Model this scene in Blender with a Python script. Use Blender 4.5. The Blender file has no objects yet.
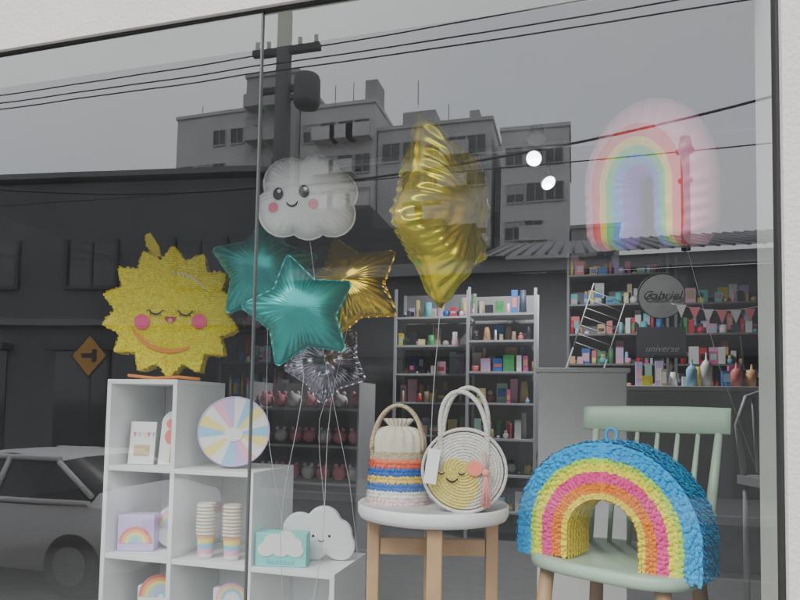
import bpy, math, random
import numpy as np
from mathutils import Vector, Matrix, Euler, noise
random.seed(7)
rad=math.radians
sc=bpy.context.scene
def srgb(r,g,b):
    f=lambda v:(v/255/12.92) if v/255<=.04045 else ((v/255+.055)/1.055)**2.4
    return (f(r),f(g),f(b),1)
def G(v): return (v,v,v,1)
# ---------------------------------------------------------------- materials
MC={}
def mat(name,col,rough=.6,metal=0.,var=.1,scale=15.,bump=0.,bscale=60.,spec=.5,trans=0.,sub=0.):
    if name in MC: return MC[name]
    m=bpy.data.materials.new(name); m.use_nodes=True; nt=m.node_tree; N=nt.nodes; L=nt.links
    b=N['Principled BSDF']
    tc=N.new('ShaderNodeTexCoord')
    nz=N.new('ShaderNodeTexNoise'); nz.inputs['Scale'].default_value=scale; nz.inputs['Detail'].default_value=4
    L.new(tc.outputs['Object'],nz.inputs['Vector'])
    mx=N.new('ShaderNodeMix'); mx.data_type='RGBA'
    mx.inputs[6].default_value=tuple(max(0,c*(1-var*1.6)) for c in col[:3])+(1,)
    mx.inputs[7].default_value=tuple(min(1,c*(1+var)) for c in col[:3])+(1,)
    L.new(nz.outputs['Fac'],mx.inputs[0]); L.new(mx.outputs[2],b.inputs['Base Color'])
    b.inputs['Roughness'].default_value=rough; b.inputs['Metallic'].default_value=metal
    b.inputs['Specular IOR Level'].default_value=spec
    if trans: b.inputs['Transmission Weight'].default_value=trans
    if bump:
        n2=N.new('ShaderNodeTexNoise'); n2.inputs['Scale'].default_value=bscale; n2.inputs['Detail'].default_value=4
        L.new(tc.outputs['Object'],n2.inputs['Vector'])
        bp=N.new('ShaderNodeBump'); bp.inputs['Strength'].default_value=bump; bp.inputs['Distance'].default_value=.01
        L.new(n2.outputs['Fac'],bp.inputs['Height']); L.new(bp.outputs['Normal'],b.inputs['Normal'])
    MC[name]=m; return m
def emis(name,col,s):
    m=bpy.data.materials.new(name); m.use_nodes=True; nt=m.node_tree
    b=nt.nodes['Principled BSDF']; b.inputs['Emission Color'].default_value=col; b.inputs['Emission Strength'].default_value=s
    return m
def glassmat():
    m=bpy.data.materials.new('window_glass'); m.use_nodes=True; nt=m.node_tree; N=nt.nodes; L=nt.links
    N.clear(); o=N.new('ShaderNodeOutputMaterial')
    tr=N.new('ShaderNodeBsdfTransparent'); tr.inputs[0].default_value=(.98,.99,.98,1)
    gl=N.new('ShaderNodeBsdfGlossy'); gl.inputs['Roughness'].default_value=0.; gl.inputs[0].default_value=(.97,.985,1,1)
    lw=N.new('ShaderNodeLayerWeight'); lw.inputs[0].default_value=.5
    p=N.new('ShaderNodeMath'); p.operation='POWER'; p.inputs[1].default_value=4; L.new(lw.outputs['Facing'],p.inputs[0])
    ma=N.new('ShaderNodeMath'); ma.operation='MULTIPLY_ADD'; ma.inputs[1].default_value=.85; ma.inputs[2].default_value=.102; L.new(p.outputs[0],ma.inputs[0])
    mx=N.new('ShaderNodeMixShader'); L.new(ma.outputs[0],mx.inputs[0]); L.new(tr.outputs[0],mx.inputs[1]); L.new(gl.outputs[0],mx.inputs[2])
    tc=N.new('ShaderNodeTexCoord')
    nz=N.new('ShaderNodeTexNoise'); nz.inputs['Scale'].default_value=2.2; nz.inputs['Detail'].default_value=1; L.new(tc.outputs['Object'],nz.inputs['Vector'])
    bp=N.new('ShaderNodeBump'); bp.inputs['Strength'].default_value=.2; bp.inputs['Distance'].default_value=.002
    L.new(nz.outputs['Fac'],bp.inputs['Height']); L.new(bp.outputs[0],gl.inputs['Normal'])
    df=N.new('ShaderNodeBsdfDiffuse'); df.inputs[0].default_value=(.7,.7,.69,1)
    dn=N.new('ShaderNodeTexNoise'); dn.inputs['Scale'].default_value=3; dn.inputs['Detail'].default_value=8; L.new(tc.outputs['Object'],dn.inputs['Vector'])
    vo=N.new('ShaderNodeTexVoronoi'); vo.inputs['Scale'].default_value=38; L.new(tc.outputs['Object'],vo.inputs['Vector'])
    lt=N.new('ShaderNodeMath'); lt.operation='LESS_THAN'; lt.inputs[1].default_value=.05; L.new(vo.outputs['Distance'],lt.inputs[0])
    s1=N.new('ShaderNodeMath'); s1.operation='MULTIPLY'; s1.inputs[1].default_value=.05; L.new(lt.outputs[0],s1.inputs[0])
    s2=N.new('ShaderNodeMath'); s2.operation='MULTIPLY_ADD'; s2.inputs[1].default_value=.026; L.new(dn.outputs['Fac'],s2.inputs[0]); L.new(s1.outputs[0],s2.inputs[2])  # dust film and specks, film strengthened to paint a haze that lifts the blacks
    m2=N.new('ShaderNodeMixShader'); L.new(s2.outputs[0],m2.inputs[0]); L.new(mx.outputs[0],m2.inputs[1]); L.new(df.outputs[0],m2.inputs[2])
    L.new(m2.outputs[0],o.inputs[0]); return m
# ---------------------------------------------------------------- mesh builder
class MB:
    def __init__(s): s.v=[];s.f=[];s.m=[];s.s=[]
    def face(s,idx,m=0,sm=False): s.f.append(idx);s.m.append(m);s.s.append(sm)
    def box(s,x0,x1,y0,y1,z0,z1,m=0,M=None):
        b=len(s.v)
        P=[Vector(p) for p in [(x0,y0,z0),(x1,y0,z0),(x1,y1,z0),(x0,y1,z0),(x0,y0,z1),(x1,y0,z1),(x1,y1,z1),(x0,y1,z1)]]
        if M: P=[M@p for p in P]
        s.v+=P
        for q in [(0,3,2,1),(4,5,6,7),(0,1,5,4),(1,2,6,5),(2,3,7,6),(3,0,4,7)]: s.face([b+i for i in q],m)
        return s
    def tube(s,pts,r,m=0,n=10,cap=True,closed=False):
        pts=[Vector(p) for p in pts]; K=len(pts)
        rs=r if isinstance(r,(list,tuple)) else [r]*K
        b=len(s.v); up=None
        for i,p in enumerate(pts):
            if closed: t=pts[(i+1)%K]-pts[i-1]
            else: t=pts[min(i+1,K-1)]-pts[max(i-1,0)]
            t.normalize()
            if up is None:
                up=Vector((0,0,1)) if abs(t.z)<.9 else Vector((0,1,0))
            a=(up-t*up.dot(t)).normalized(); up=a; c=t.cross(a)
            for k in range(n):
                w=2*math.pi*k/n; s.v.append(p+(a*math.cos(w)+c*math.sin(w))*rs[i])
        for i in range(K if closed else K-1):
            j=(i+1)%K
            for k in range(n):
                s.face([b+i*n+k,b+i*n+(k+1)%n,b+j*n+(k+1)%n,b+j*n+k],m,True)
        if cap and not closed:
            s.face([b+k for k in range(n)][::-1],m); s.face([b+(K-1)*n+k for k in range(n)],m)
        return s
    def cyl(s,p,q,r0,r1=None,m=0,n=20):
        return s.tube([p,q],[r0,r0 if r1 is None else r1],m,n)
    def lathe(s,prof,c=(0,0,0),m=0,n=32,mf=None):
        b=len(s.v); c=Vector(c)
        for (r,z) in prof:
            for k in range(n):
                w=2*math.pi*k/n; s.v.append(c+Vector((r*math.cos(w),r*math.sin(w),z)))
        for i in range(len(prof)-1):
            for k in range(n):
                s.face([b+i*n+k,b+i*n+(k+1)%n,b+(i+1)*n+(k+1)%n,b+(i+1)*n+k],mf(i) if mf else m,True)
        return s
    def poly(s,pts,m=0):
        b=len(s.v); s.v+=[Vector(p) for p in pts]; s.face(list(range(b,b+len(pts))),m); return s
    def prism(s,out,y0,y1,m=0,ms=None):
        b=len(s.v); n=len(out)
        s.v+=[Vector((x,y0,z)) for x,z in out]+[Vector((x,y1,z)) for x,z in out]
        s.face([b+i for i in range(n)],m); s.face([b+n+i for i in range(n)][::-1],m)
        for i in range(n):
            j=(i+1)%n; s.face([b+j,b+i,b+n+i,b+n+j],m if ms is None else ms)
        return s
    def sphere(s,c,r,m=0,n=16,sz=1.):
        prof=[(max(1e-4,r*math.sin(math.pi*i/(n//2))),-r*sz*math.cos(math.pi*i/(n//2))) for i in range(n//2+1)]
        return s.lathe(prof,c,m,n)
    def flap(s,o,right,down,nrm,w,l,lift,m=0):
        b=len(s.v); o=Vector(o)
        mid=o+down*(l*.55)+nrm*(lift*.75); end=o+down*l+nrm*(lift*.55)
        s.v+=[o-right*w/2,o+right*w/2,mid-right*w/2,mid+right*w/2,end-right*w*.45,end+right*w*.45]
        s.face([b,b+2,b+3,b+1],m); s.face([b+2,b+4,b+5,b+3],m)
    def obj(s,name,mats,parent=None,bevel=0,loc=None,rot=None,solid=0):
        me=bpy.data.meshes.new(name); me.from_pydata([tuple(v) for v in s.v],[],s.f)
        for m in mats: me.materials.append(m)
        me.polygons.foreach_set('material_index',s.m); me.polygons.foreach_set('use_smooth',s.s); me.update()
        o=bpy.data.objects.new(name,me); sc.collection.objects.link(o)
        if parent: o.parent=parent
        if loc: o.location=loc
        if rot: o.rotation_euler=rot
        if bevel:
            bm=o.modifiers.new('b','BEVEL'); bm.width=bevel; bm.segments=2; bm.limit_method='ANGLE'; bm.angle_limit=rad(50)
        return o
def empty(name,loc=(0,0,0),rot=(0,0,0)):
    e=bpy.data.objects.new(name,None); sc.collection.objects.link(e); e.location=loc; e.rotation_euler=rot; e.empty_display_size=.1
    return e
def circ(cx,cz,r,n=24,a0=0,a1=2*math.pi,rz=None):
    rz=rz or r
    full=abs(a1-a0-2*math.pi)<1e-6
    K=n if full else n+1
    return [(cx+r*math.cos(a0+(a1-a0)*i/n),cz+rz*math.sin(a0+(a1-a0)*i/n)) for i in range(K)]
W_WALL=mat('white_wall_paint',(.69,.64,.61,1),.8,var=.05,scale=3,bump=.25,bscale=120)
W_LAM=mat('white_laminate',(.84,.85,.85,1),.45,var=.02)
BLACK=mat('black_print',(.015,.013,.012,1),.5)
RUB=mat('dark_gasket',(.03,.03,.03,1),.6)
# ---------------------------------------------------------------- camera
cd=bpy.data.cameras.new('camera'); cam=bpy.data.objects.new('camera',cd); sc.collection.objects.link(cam); sc.camera=cam
cd.sensor_width=36; cd.lens=28.26; cd.shift_y=.094; cd.clip_end=3000; cd.clip_start=.02
R=Matrix.Rotation(rad(15.4),3,'Z')@Matrix.Rotation(rad(93),3,'X')@Matrix.Rotation(rad(1.05),3,'Z')
cam.matrix_world=Matrix.Translation((0,-1.3,1.95))@R.to_4x4()
# ---------------------------------------------------------------- light
w=bpy.data.worlds.new('World'); sc.world=w; w.use_nodes=True; nt=w.node_tree; N=nt.nodes; L=nt.links
bg=N['Background']; sky=N.new('ShaderNodeTexSky'); sky.sky_type='NISHITA'; sky.sun_disc=False
sdir=Vector((-.45,-1,1.05)).normalized()
sky.sun_elevation=math.asin(sdir.z); sky.sun_rotation=math.atan2(sdir.x,sdir.y); sky.air_density=1.5; sky.dust_density=4
hs=N.new('ShaderNodeHueSaturation'); hs.inputs['Saturation'].default_value=.3; L.new(sky.outputs[0],hs.inputs['Color'])
tc=N.new('ShaderNodeTexCoord'); nz=N.new('ShaderNodeTexNoise'); nz.inputs['Scale'].default_value=1.6; nz.inputs['Detail'].default_value=6; L.new(tc.outputs['Generated'],nz.inputs['Vector'])
cr=N.new('ShaderNodeValToRGB'); cr.color_ramp.elements[0].position=.3; cr.color_ramp.elements[0].color=(.80,.85,.92,1); cr.color_ramp.elements[1].position=.72; cr.color_ramp.elements[1].color=(.99,1,1.03,1); L.new(nz.outputs['Fac'],cr.inputs[0])
sm=N.new('ShaderNodeVectorMath'); sm.operation='SCALE'; sm.inputs[3].default_value=28.; L.new(cr.outputs[0],sm.inputs[0])
mx=N.new('ShaderNodeMix'); mx.data_type='RGBA'; mx.inputs[0].default_value=.82; L.new(hs.outputs[0],mx.inputs[6]); L.new(sm.outputs[0],mx.inputs[7])
L.new(mx.outputs[2],bg.inputs[0]); bg.inputs[1].default_value=.15
sl=bpy.data.lights.new('sun','SUN'); sl.energy=1.5; sl.angle=rad(15); sl.color=(1,.96,.9)
so=bpy.data.objects.new('sun',sl); sc.collection.objects.link(so); so.rotation_euler=sdir.to_track_quat('Z','Y').to_euler(); so.location=(-5,-12,14)
# ---------------------------------------------------------------- ground
MB().box(-600,600,-900,600,-.5,-.02).obj('ground',[mat('bare_ground',(.12,.11,.1,1),.9)])
MB().box(-200,200,-11,-3,-.016,0).obj('road',[mat('asphalt',(.06,.06,.062,1),.85,var=.3,scale=8,bump=.5)])
pave=mat('pavement_tiles',(.25,.24,.23,1),.85,var=.2,scale=5,bump=.4)
MB().box(-200,200,-2.85,-.03,-.016,.15).obj('pavement',[pave])
MB().box(-200,200,-14,-11.15,-.016,.15).obj('pavement',[pave])
kb=mat('kerb_concrete',(.35,.35,.34,1),.85,var=.15)
MB().box(-200,200,-2.999,-2.851,-.016,.155).obj('kerb',[kb],bevel=.015); MB().box(-200,200,-11.149,-11.001,-.016,.155).obj('kerb',[kb],bevel=.015)
mk=MB()
for i in range(-30,30): mk.box(i*5,i*5+2.4,-7.06,-6.94,.001,.005)
mk.obj('road_marking',[mat('road_paint',(.2,.2,.19,1),.7,var=.3)])
# ---------------------------------------------------------------- shop front
shop=empty('shop_building')
WX0,WX1,WT,WB=-2.45,.37,2.88,1.0
wl=MB()
wl.box(WX1,9,-.03,.12,.0,2.884); wl.box(-9,WX0,-.03,.12,0,2.884); wl.box(-9,9,-.018,.14,2.8845,7.5); wl.box(WX0+.001,WX1-.001,-.03,.12,0,WB)
wl.obj('facade_wall',[W_WALL],shop)
RV=mat('shaded_reveal',(.52,.54,.50,1),.8,var=.1,scale=6)  # reveal of the white wall; its dimmer grey-green reflected tone is in the colour
g=MB(); g.box(WX0+.001,WX1-.001,.006,.138,WT,2.8835); g.box(WX1-.006,WX1-.001,.014,.12,WB,WT-.001); g.obj('window_reveal',[RV],shop)
g=MB(); g.box(WX0+.002,WX1-.002,-.008,.004,WT-.001,2.8832); g.box(WX1-.006,WX1-.0005,-.014,.012,WB,WT-.0015); g.box(WX0+.0005,WX0+.012,-.014,.012,WB,WT-.0015)
g.obj('window_gasket',[RUB],shop)
GL=glassmat()
def pane(x0,x1):
    m=MB(); m.poly([(x0,0,WB),(x1,0,WB),(x1,0,WT),(x0,0,WT)]); return m.obj('glass_pane',[GL],shop)
p1=pane(WX0+.01,-.7125); p2=pane(-.7075,WX1-.006)
p1.location=(0,-.0035,0); p1.rotation_euler=(rad(.10),0,rad(-.25))
s=MB(); s.box(-.7115,-.7085,-.006,.005,WB,WT-.002); s.obj('glass_joint',[mat('silicone_joint',(.10,.11,.11,1),.3)],shop)
FZ,CZ,BY,LX,RX=1.05,3.62,4.7,-5.0,2.3
MB().box(LX,RX,.141,BY,FZ-.1,FZ).obj('interior_floor',[mat('floor_tile',(.24,.235,.23,1),.4,var=.15)],shop)
MB().box(LX,RX,.141,BY,CZ,CZ+.1).obj('interior_ceiling',[mat('ceiling_paint',(.10,.10,.105,1),.8,var=.04)],shop)
wm=mat('interior_wall_paint',(.21,.215,.22,1),.8,var=.08,scale=3)
iw=MB(); iw.box(LX-.1,RX+.1,BY+.001,BY+.1,FZ-.1,CZ+.1); iw.box(LX-.1,LX-.001,.141,BY,FZ-.1,CZ+.1); iw.box(RX+.001,RX+.1,.141,BY,FZ-.1,CZ+.1); iw.obj('interior_wall',[wm],shop)
# ---------------------------------------------------------------- foil balloons
def starR(n,ro,ri,rot=0,cap=.94):
    st=math.pi/n
    def f(th):
        a=((th-math.pi/2-rot)%(2*st)); a=min(a,2*st-a)
        x1,y1=ro,0; x2,y2=ri*math.cos(st),ri*math.sin(st)
        d=math.cos(a)*(y2-y1)-math.sin(a)*(x2-x1)
        r=(x1*(y2-y1)-y1*(x2-x1))/d
        return min(r,ro*cap)
    return f
def unionR(cs):
    def f(th):
        dx,dz=math.cos(th),math.sin(th); best=0
        for cx,cz,r in cs:
            b=dx*cx+dz*cz; c=cx*cx+cz*cz-r*r; D=b*b-c
            if D>0: best=max(best,b+math.sqrt(D))
        return best
    return f
class Pillow: # membrane-like inflated height over an outline
    def __init__(s,Rf,T,N=121,it=2600,pw=.5):
        s.Rf=Rf; s.T=T; s.pw=pw; s.Rm=max(Rf(2*math.pi*i/360) for i in range(360)); s.N=N; s.h=2.1*s.Rm/(N-1)
        ax=(np.arange(N)-(N-1)/2)*s.h; X,Z=np.meshgrid(ax,ax,indexing='ij')
        tab=np.array([Rf(2*math.pi*i/1440) for i in range(1440)]); th=(np.arctan2(Z,X)%(2*math.pi))/(2*math.pi)*1440
        M=np.hypot(X,Z)<tab[th.astype(int)%1440]; u=np.zeros((N,N))
        for _ in range(it):
            q=u.copy(); q[1:-1,1:-1]=.25*(u[2:,1:-1]+u[:-2,1:-1]+u[1:-1,2:]+u[1:-1,:-2])+s.h*s.h*.25
            u=np.where(M,q,0)
        s.u=u/u.max()
    def raw(s,x,z):
        fx=x/s.h+(s.N-1)/2; fz=z/s.h+(s.N-1)/2; i=int(fx); j=int(fz); a=fx-i; b=fz-j; u=s.u
        return (u[i,j]*(1-a)+u[i+1,j]*a)*(1-b)+(u[i,j+1]*(1-a)+u[i+1,j+1]*a)*b
    def at(s,x,z):
        r=math.hypot(x,z); th=math.atan2(z,x); Rr=s.Rf(th); q=min(1,r/Rr)
        if q>.86:
            k=.86/max(q,1e-6); v=s.raw(x*k,z*k)*(1-q)/.14
        else: v=s.raw(x,z)
        return s.T*max(0,v)**s.pw
def foil(name,Rf,T,mats,parent,nth=260,nr=20,wr=.004,wf=46,crum=.0,seed=0,flange=.007,pw=.5):
    P=Pillow(Rf,T,pw=pw); mb=MB(); idx={}
    ph=[random.uniform(0,6) for _ in range(6)]
    for side in (-1,1):
        for i in range(nr+1):
            s_=math.sin(math.pi/2*i/nr)
            for k in range(nth):
                th=2*math.pi*k/nth; r=Rf(th)*s_; x,z=r*math.cos(th),r*math.sin(th)
                h=P.at(x,z)
                wv=wr*(s_**4)*(math.sin(th*wf+ph[0]+2*math.sin(th*5+ph[1]))+.6*math.sin(th*wf*.43+ph[2]))*min(1,(1-s_)*14)
                cm=0
                if crum: cm=crum*(noise.noise(Vector((x*9+seed,z*9,side*3)))+.5*noise.noise(Vector((x*25+seed,z*25,side*3))))*min(1,(1-s_)*6)
                idx[side,i,k]=len(mb.v); mb.v.append(Vector((x,side*(max(0,h+wv+cm)) if i<nr else 0,z)))
        for i in range(nr):
            for k in range(nth):
                k2=(k+1)%nth; q=[idx[side,i,k],idx[side,i,k2],idx[side,i+1,k2],idx[side,i+1,k]]
                if i==0: q=[q[0],q[2],q[3]]
                mb.face(q if side>0 else q[::-1],0,True)
    b=len(mb.v)
    for k in range(nth):
        th=2*math.pi*k/nth; r=Rf(th)
        for rr,yy in ((r-.001,0),(r+flange,.002*math.sin(th*37))): mb.v.append(Vector((rr*math.cos(th),yy,rr*math.sin(th))))
    for k in range(nth):
        k2=(k+1)%nth; mb.face([b+2*k,b+2*k+1,b+2*k2+1,b+2*k2],0,True)
    mb.obj(name,mats,parent); return P
def decal(name,pts,Yf,m,parent,off=.003,rings=4):
    cx=sum(p[0] for p in pts)/len(pts); cz=sum(p[1] for p in pts)/len(pts); mb=MB()
    mb.v.append(Vector((cx,Yf(cx,cz)-off,cz))); n=len(pts)
    for i in range(1,rings+1):
        for x,z in pts:
            X=cx+(x-cx)*i/rings; Z=cz+(z-cz)*i/rings; mb.v.append(Vector((X,Yf(X,Z)-off,Z)))
    for k in range(n):
        k2=(k+1)%n; mb.face([0,1+k,1+k2],0,True)
        for i in range(rings-1): mb.face([1+i*n+k,1+(i+1)*n+k,1+(i+1)*n+k2,1+i*n+k2],0,True)
    return mb.obj(name,[m],parent)
def arcline(name,cx,cz,r,a0,a1,wd,Yf,m,parent,off=.003,rz=None):
    mb=MB(); rz=rz or r; n=16
    for i in range(n+1):
        a=a0+(a1-a0)*i/n; t=wd/2*(.35+.65*math.sin(math.pi*i/n)**.5)
        for q in (-t,t):
            x=cx+(r+q)*math.cos(a); z=cz+(rz+q)*math.sin(a); mb.v.append(Vector((x,Yf(x,z)-off,z)))
    for i in range(n): mb.face([2*i,2*i+1,2*i+3,2*i+2])
    return mb.obj(name,[m],parent)
TEAL=mat('teal_foil',(.03,.40,.37,1),.33,.55,var=.05); GOLD=mat('gold_foil',(.92,.64,.04,1),.2,.8,var=.05)
GOLD2=mat('lime_gold_foil',(.94,.78,.03,1),.24,.7,var=.08)
SILV=mat('silver_foil',(.42,.40,.48,1),.2,.95); CLW=mat('white_foil',(.85,.86,.87,1),.35,.0,var=.02)
PINK=mat('pink_print',(.85,.22,.30,1),.5); STR=mat('balloon_ribbon',(.6,.6,.62,1),.4)
def ribbon(par,pts): MB().tube(pts,.0011,0,5).obj('ribbon',[STR],par)
def star(name,loc,ro,m,roll=0,yaw=0,pitch=0,T=.075,drop=(0,0),seed=0,n=5,ri=.56,**k):
    e=empty(name,loc,(rad(pitch),0,rad(yaw))); Rf=starR(n,ro,ro*ri,rad(roll))
    foil('foil_body',Rf,T,[m],e,seed=seed,**k)
    z0=-Rf(-math.pi/2); L=loc[2]-FZ-.02
    ribbon(e,[(0,0,z0+.004)]+[(drop[0]*t+.02*math.sin(t*7+seed),drop[1]*t,z0-(L+z0)*t) for t in [i/12 for i in range(1,13)]]); return e
star('teal_star_balloon',(-.868,.60,2.262),.198,TEAL,roll=14,yaw=20,T=.085,drop=(-.06,.15),seed=1,ri=.57,wr=.005,crum=.004)
star('teal_star_balloon',(-1.115,.80,2.455),.215,TEAL,roll=-4,yaw=12,T=.085,drop=(.15,.0),seed=2,ri=.57,wr=.005,crum=.004)
star('gold_star_balloon',(-.775,.82,2.385),.21,GOLD,roll=22,yaw=4,pitch=-10,T=.085,drop=(-.08,0),seed=3,ri=.58,wr=.006,crum=.010)
star('silver_star_balloon',(-.885,.88,2.12),.16,SILV,roll=30,yaw=25,T=.05,drop=(-.02,0),seed=4,crum=.03,wr=.008,ri=.68)
star('gold_star_balloon',(-.385,.58,2.557),.300,GOLD2,roll=36,yaw=74,pitch=2,T=.108,drop=(0,0),seed=9,ri=.66,wr=.010,crum=.022,wf=40,flange=.015,n=5,nr=26)
# cloud balloon
cb=empty('cloud_balloon',(-.84,.56,2.625),(0,rad(-6),rad(22))); cb.scale=(.865,.865,.865)
cs=[(-.09,-.05,.085),(.09,-.06,.085),(0,-.07,.08),(-.05,.055,.10),(.05,.075,.085),(.11,.02,.08),(-.12,-.02,.06)]
cR=unionR(cs); T=.085
P=foil('foil_body',cR,T,[CLW],cb,wr=.003,wf=52,crum=.004)
Yf=lambda x,z:-P.at(x,z)
for ex in (-.10,-.005):
    decal('eye',circ(ex,-.0,.019,20,rz=.023),Yf,BLACK,cb,.005); decal('eye_glint',circ(ex+.005,.009,.007,12),Yf,mat('white_print',G(.85),.5),cb,.0065)
    decal('cheek',circ(ex+(-.022 if ex<-.05 else .03),-.046,.018,20),Yf,PINK,cb,.005)
arcline('smile',-.052,-.03,.02,rad(190),rad(350),.007,Yf,BLACK,cb,.005)
ribbon(cb,[(0,0,-.14),(.02,.12,-.6),(.08,.2,-1.1),(.1,.22,-1.76)])
# rainbow balloon
RBc=[srgb(255,172,196),srgb(250,80,85),srgb(255,215,70),srgb(90,210,115),srgb(90,160,240),srgb(155,100,220)]
rbm=[mat('balloon_band_%d'%i,c,.26,.0,var=.03) for i,c in enumerate(RBc)]
rb=empty('rainbow_balloon',(.190,.43,2.542),(rad(14),rad(6),rad(-32))); rb.scale=(.58,.65,.72)
mb=MB(); ro,ri=.30,.035; leg=.22; nS=160; nU=28; T=.12; rc_=.17
tot=math.pi+2*leg/rc_
for side in (-1,1):
    base=len(mb.v)
    for i in range(nS+1):
        t=i/nS
        for k in range(nU+1):
            u=-1+2*k/nU; uu=math.sin(u*math.pi/2); rr=(ro+ri)/2+uu*(ro-ri)/2
            sl_=t*tot-leg/rc_
            endd=min(t,1-t)*tot*rc_; ef=math.sqrt(max(0,1-max(0,1-endd/.06)**2))
            rr2=(ro+ri)/2+uu*(ro-ri)/2*(.72+.28*min(1,endd/.07))
            if sl_<0: x,z=-rr2,sl_*rc_
            elif sl_>math.pi: x,z=rr2,-(sl_-math.pi)*rc_
            else: x,z=-rr*math.cos(sl_),rr*math.sin(sl_)
            h=T*math.sqrt(max(0,1-uu*uu))*ef
            h+=.009*math.sin(t*150+k*.2)*(abs(uu)**3)*(1-abs(uu))*8*ef*.5+.008*noise.noise(Vector((x*20,z*20,side)))*ef*(1-abs(uu))
            mb.v.append(Vector((x,side*max(h,0),z)))
    for i in range(nS):
        for k in range(nU):
            q=[base+i*(nU+1)+k,base+i*(nU+1)+k+1,base+(i+1)*(nU+1)+k+1,base+(i+1)*(nU+1)+k]
            uu=math.sin((-1+2*(k+.5)/nU)*math.pi/2)
            bi=0 if uu>.30 else min(5,1+int((.30-uu)/.26))
            mb.face(q if side<0 else q[::-1],bi,True)
mb.obj('foil_body',rbm,rb); ribbon(rb,[(.16,0,-.20),(.20,.25,-.7),(.28,.6,-1.3),(.3,.75,-1.86)])
# ---------------------------------------------------------------- cube shelf
SH=empty('cube_shelf'); s=MB(); y0,y1=.70,1.03; t=.018; z0=FZ
def vp(x,zt): s.box(x-t/2,x+t/2,y0,y1,z0,zt)
xs=[-1.70,-1.405,-1.085,-.765]; zl=[1.39,1.715,2.04]
vp(xs[0]+t/2,zl[2]-t); vp(xs[1],zl[2]-t); vp(xs[2],zl[1]-t); vp(xs[3]-t/2,zl[0]-t)
g_=.0008
s.box(xs[0],xs[1]+t/2,y0,y1,zl[2]-t,zl[2])
s.box(xs[0]+t+g_,xs[1]-t/2-g_,y0+.002,y1,zl[1]-t,zl[1]); s.box(xs[1]+t/2+g_,xs[2]+t/2,y0,y1,zl[1]-t,zl[1])
s.box(xs[0]+t+g_,xs[1]-t/2-g_,y0+.002,y1,zl[0]-t,zl[0]); s.box(xs[1]+t/2+g_,xs[2]-t/2-g_,y0+.002,y1,zl[0]-t,zl[0]); s.box(xs[2]+t/2+g_,xs[3],y0,y1,zl[0]-t,zl[0])
s.box(xs[0]+.003,xs[1]-.003,y1+.001,y1+.006,z0,zl[2]-.003); s.box(xs[1]-.002,xs[2]-.003,y1+.001,y1+.006,z0,zl[1]-.003); s.box(xs[2]-.002,xs[3]-.003,y1+.001,y1+.006,z0,zl[0]-.003)
s.box(xs[0]+.019,xs[3]-.019,y0+.02,y1-.001,z0+.001,z0+.02)
s.obj('panels',[W_LAM],SH,bevel=.0015)
# ---------------------------------------------------------------- sun pinata
YEL=mat('yellow_crepe',(.97,.78,.01,1),.75,var=.10,scale=40); ORG=mat('orange_crepe',(.88,.30,.05,1),.75)
YE2=mat('yellow_crepe_light',(.99,.88,.05,1),.75,var=.08,scale=40)
sp=empty('sun_pinata',(-1.535,.86,2.31),(0,0,rad(24)))
ro,ri,n=.262,.207,14
Rf=starR(n,ro,ri,0,.985); D=.05
out=[(Rf(2*math.pi*i/(n*8)+math.pi/2)*math.cos(2*math.pi*i/(n*8)+math.pi/2),Rf(2*math.pi*i/(n*8)+math.pi/2)*math.sin(2*math.pi*i/(n*8)+math.pi/2)) for i in range(n*8)]
m=MB()
m.v+=[Vector((0,-D,0)),Vector((0,D,0))]
for x,z in out: m.v+=[Vector((x,-D,z)),Vector((x,D,z))]
K=len(out)
for i in range(K):
    a=2+2*i; c=2+2*((i+1)%K); m.face([0,a,c]); m.face([1,c+1,a+1]); m.face([a,a+1,c+1,c])
z=-.26
while z<.27:
    x=-.265+random.uniform(0,.008)
    while x<.265:
        th=math.atan2(z,x); r=math.hypot(x,z)
        if r<Rf(th)-.003:
            m.flap((x,-D-.001,z+.005),Vector((1,0,random.uniform(-.3,.3))).normalized(),Vector((random.uniform(-.3,.3),0,-1)).normalized(),Vector((0,-1,0)),random.uniform(.006,.009),random.uniform(.009,.015),random.uniform(.002,.009),random.choice((0,0,1)))
        x+=.0075
    z+=.0088
for i in range(K):
    x,zz=out[i]; x2,z2=out[(i+1)%K]; e=Vector((x2-x,0,z2-zz)); el=e.length; e.normalize(); nn=Vector((e.z,0,-e.x))
    if nn.dot(Vector((x,0,zz)))<0: nn=-nn
    for j in range(max(1,int(el/.009))):
        for yy in [-.045+.013*q for q in range(8)]:
            p=Vector((x,0,zz))+e*(j+.5)*.009
            m.flap((p.x,yy+random.uniform(-.003,.003),p.z),e,Vector((0,-1,random.uniform(-.3,.3))).normalized(),nn,.009,.013,random.uniform(.001,.008),random.choice((0,0,1)))
m.obj('fringed_body',[YEL,YE2],sp)
Y0=lambda x,z:-D-.011
arcline('closed_eye',-.055,.012,.026,rad(195),rad(345),.007,Y0,BLACK,sp); arcline('closed_eye',.055,.012,.026,rad(195),rad(345),.007,Y0,BLACK,sp)
for ex in (-.055,.055):
    for a in (200,235,305,340):
        x,z=ex+.026*math.cos(rad(a)),.012+.026*math.sin(rad(a)); MB().cyl((x,-D-.013,z),(x+.012*math.cos(rad(a)),-D-.013,z+.012*math.sin(rad(a))),.0018,.001,n=6).obj('eyelash',[BLACK],sp)
decal('cheek',circ(-.105,-.045,.029,28),Y0,mat('cheek_felt',(.92,.09,.24,1),.7),sp,.001); decal('cheek',circ(.108,-.035,.029,28),Y0,MC['cheek_felt'],sp,.001)
decal('mouth',circ(0,-.022,.022,16,math.pi,2*math.pi),Y0,mat('mouth_red',(.45,.03,.04,1),.6),sp,.001)
decal('tongue',circ(0,-.036,.009,14),Y0,PINK,sp,.0025)
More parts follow.
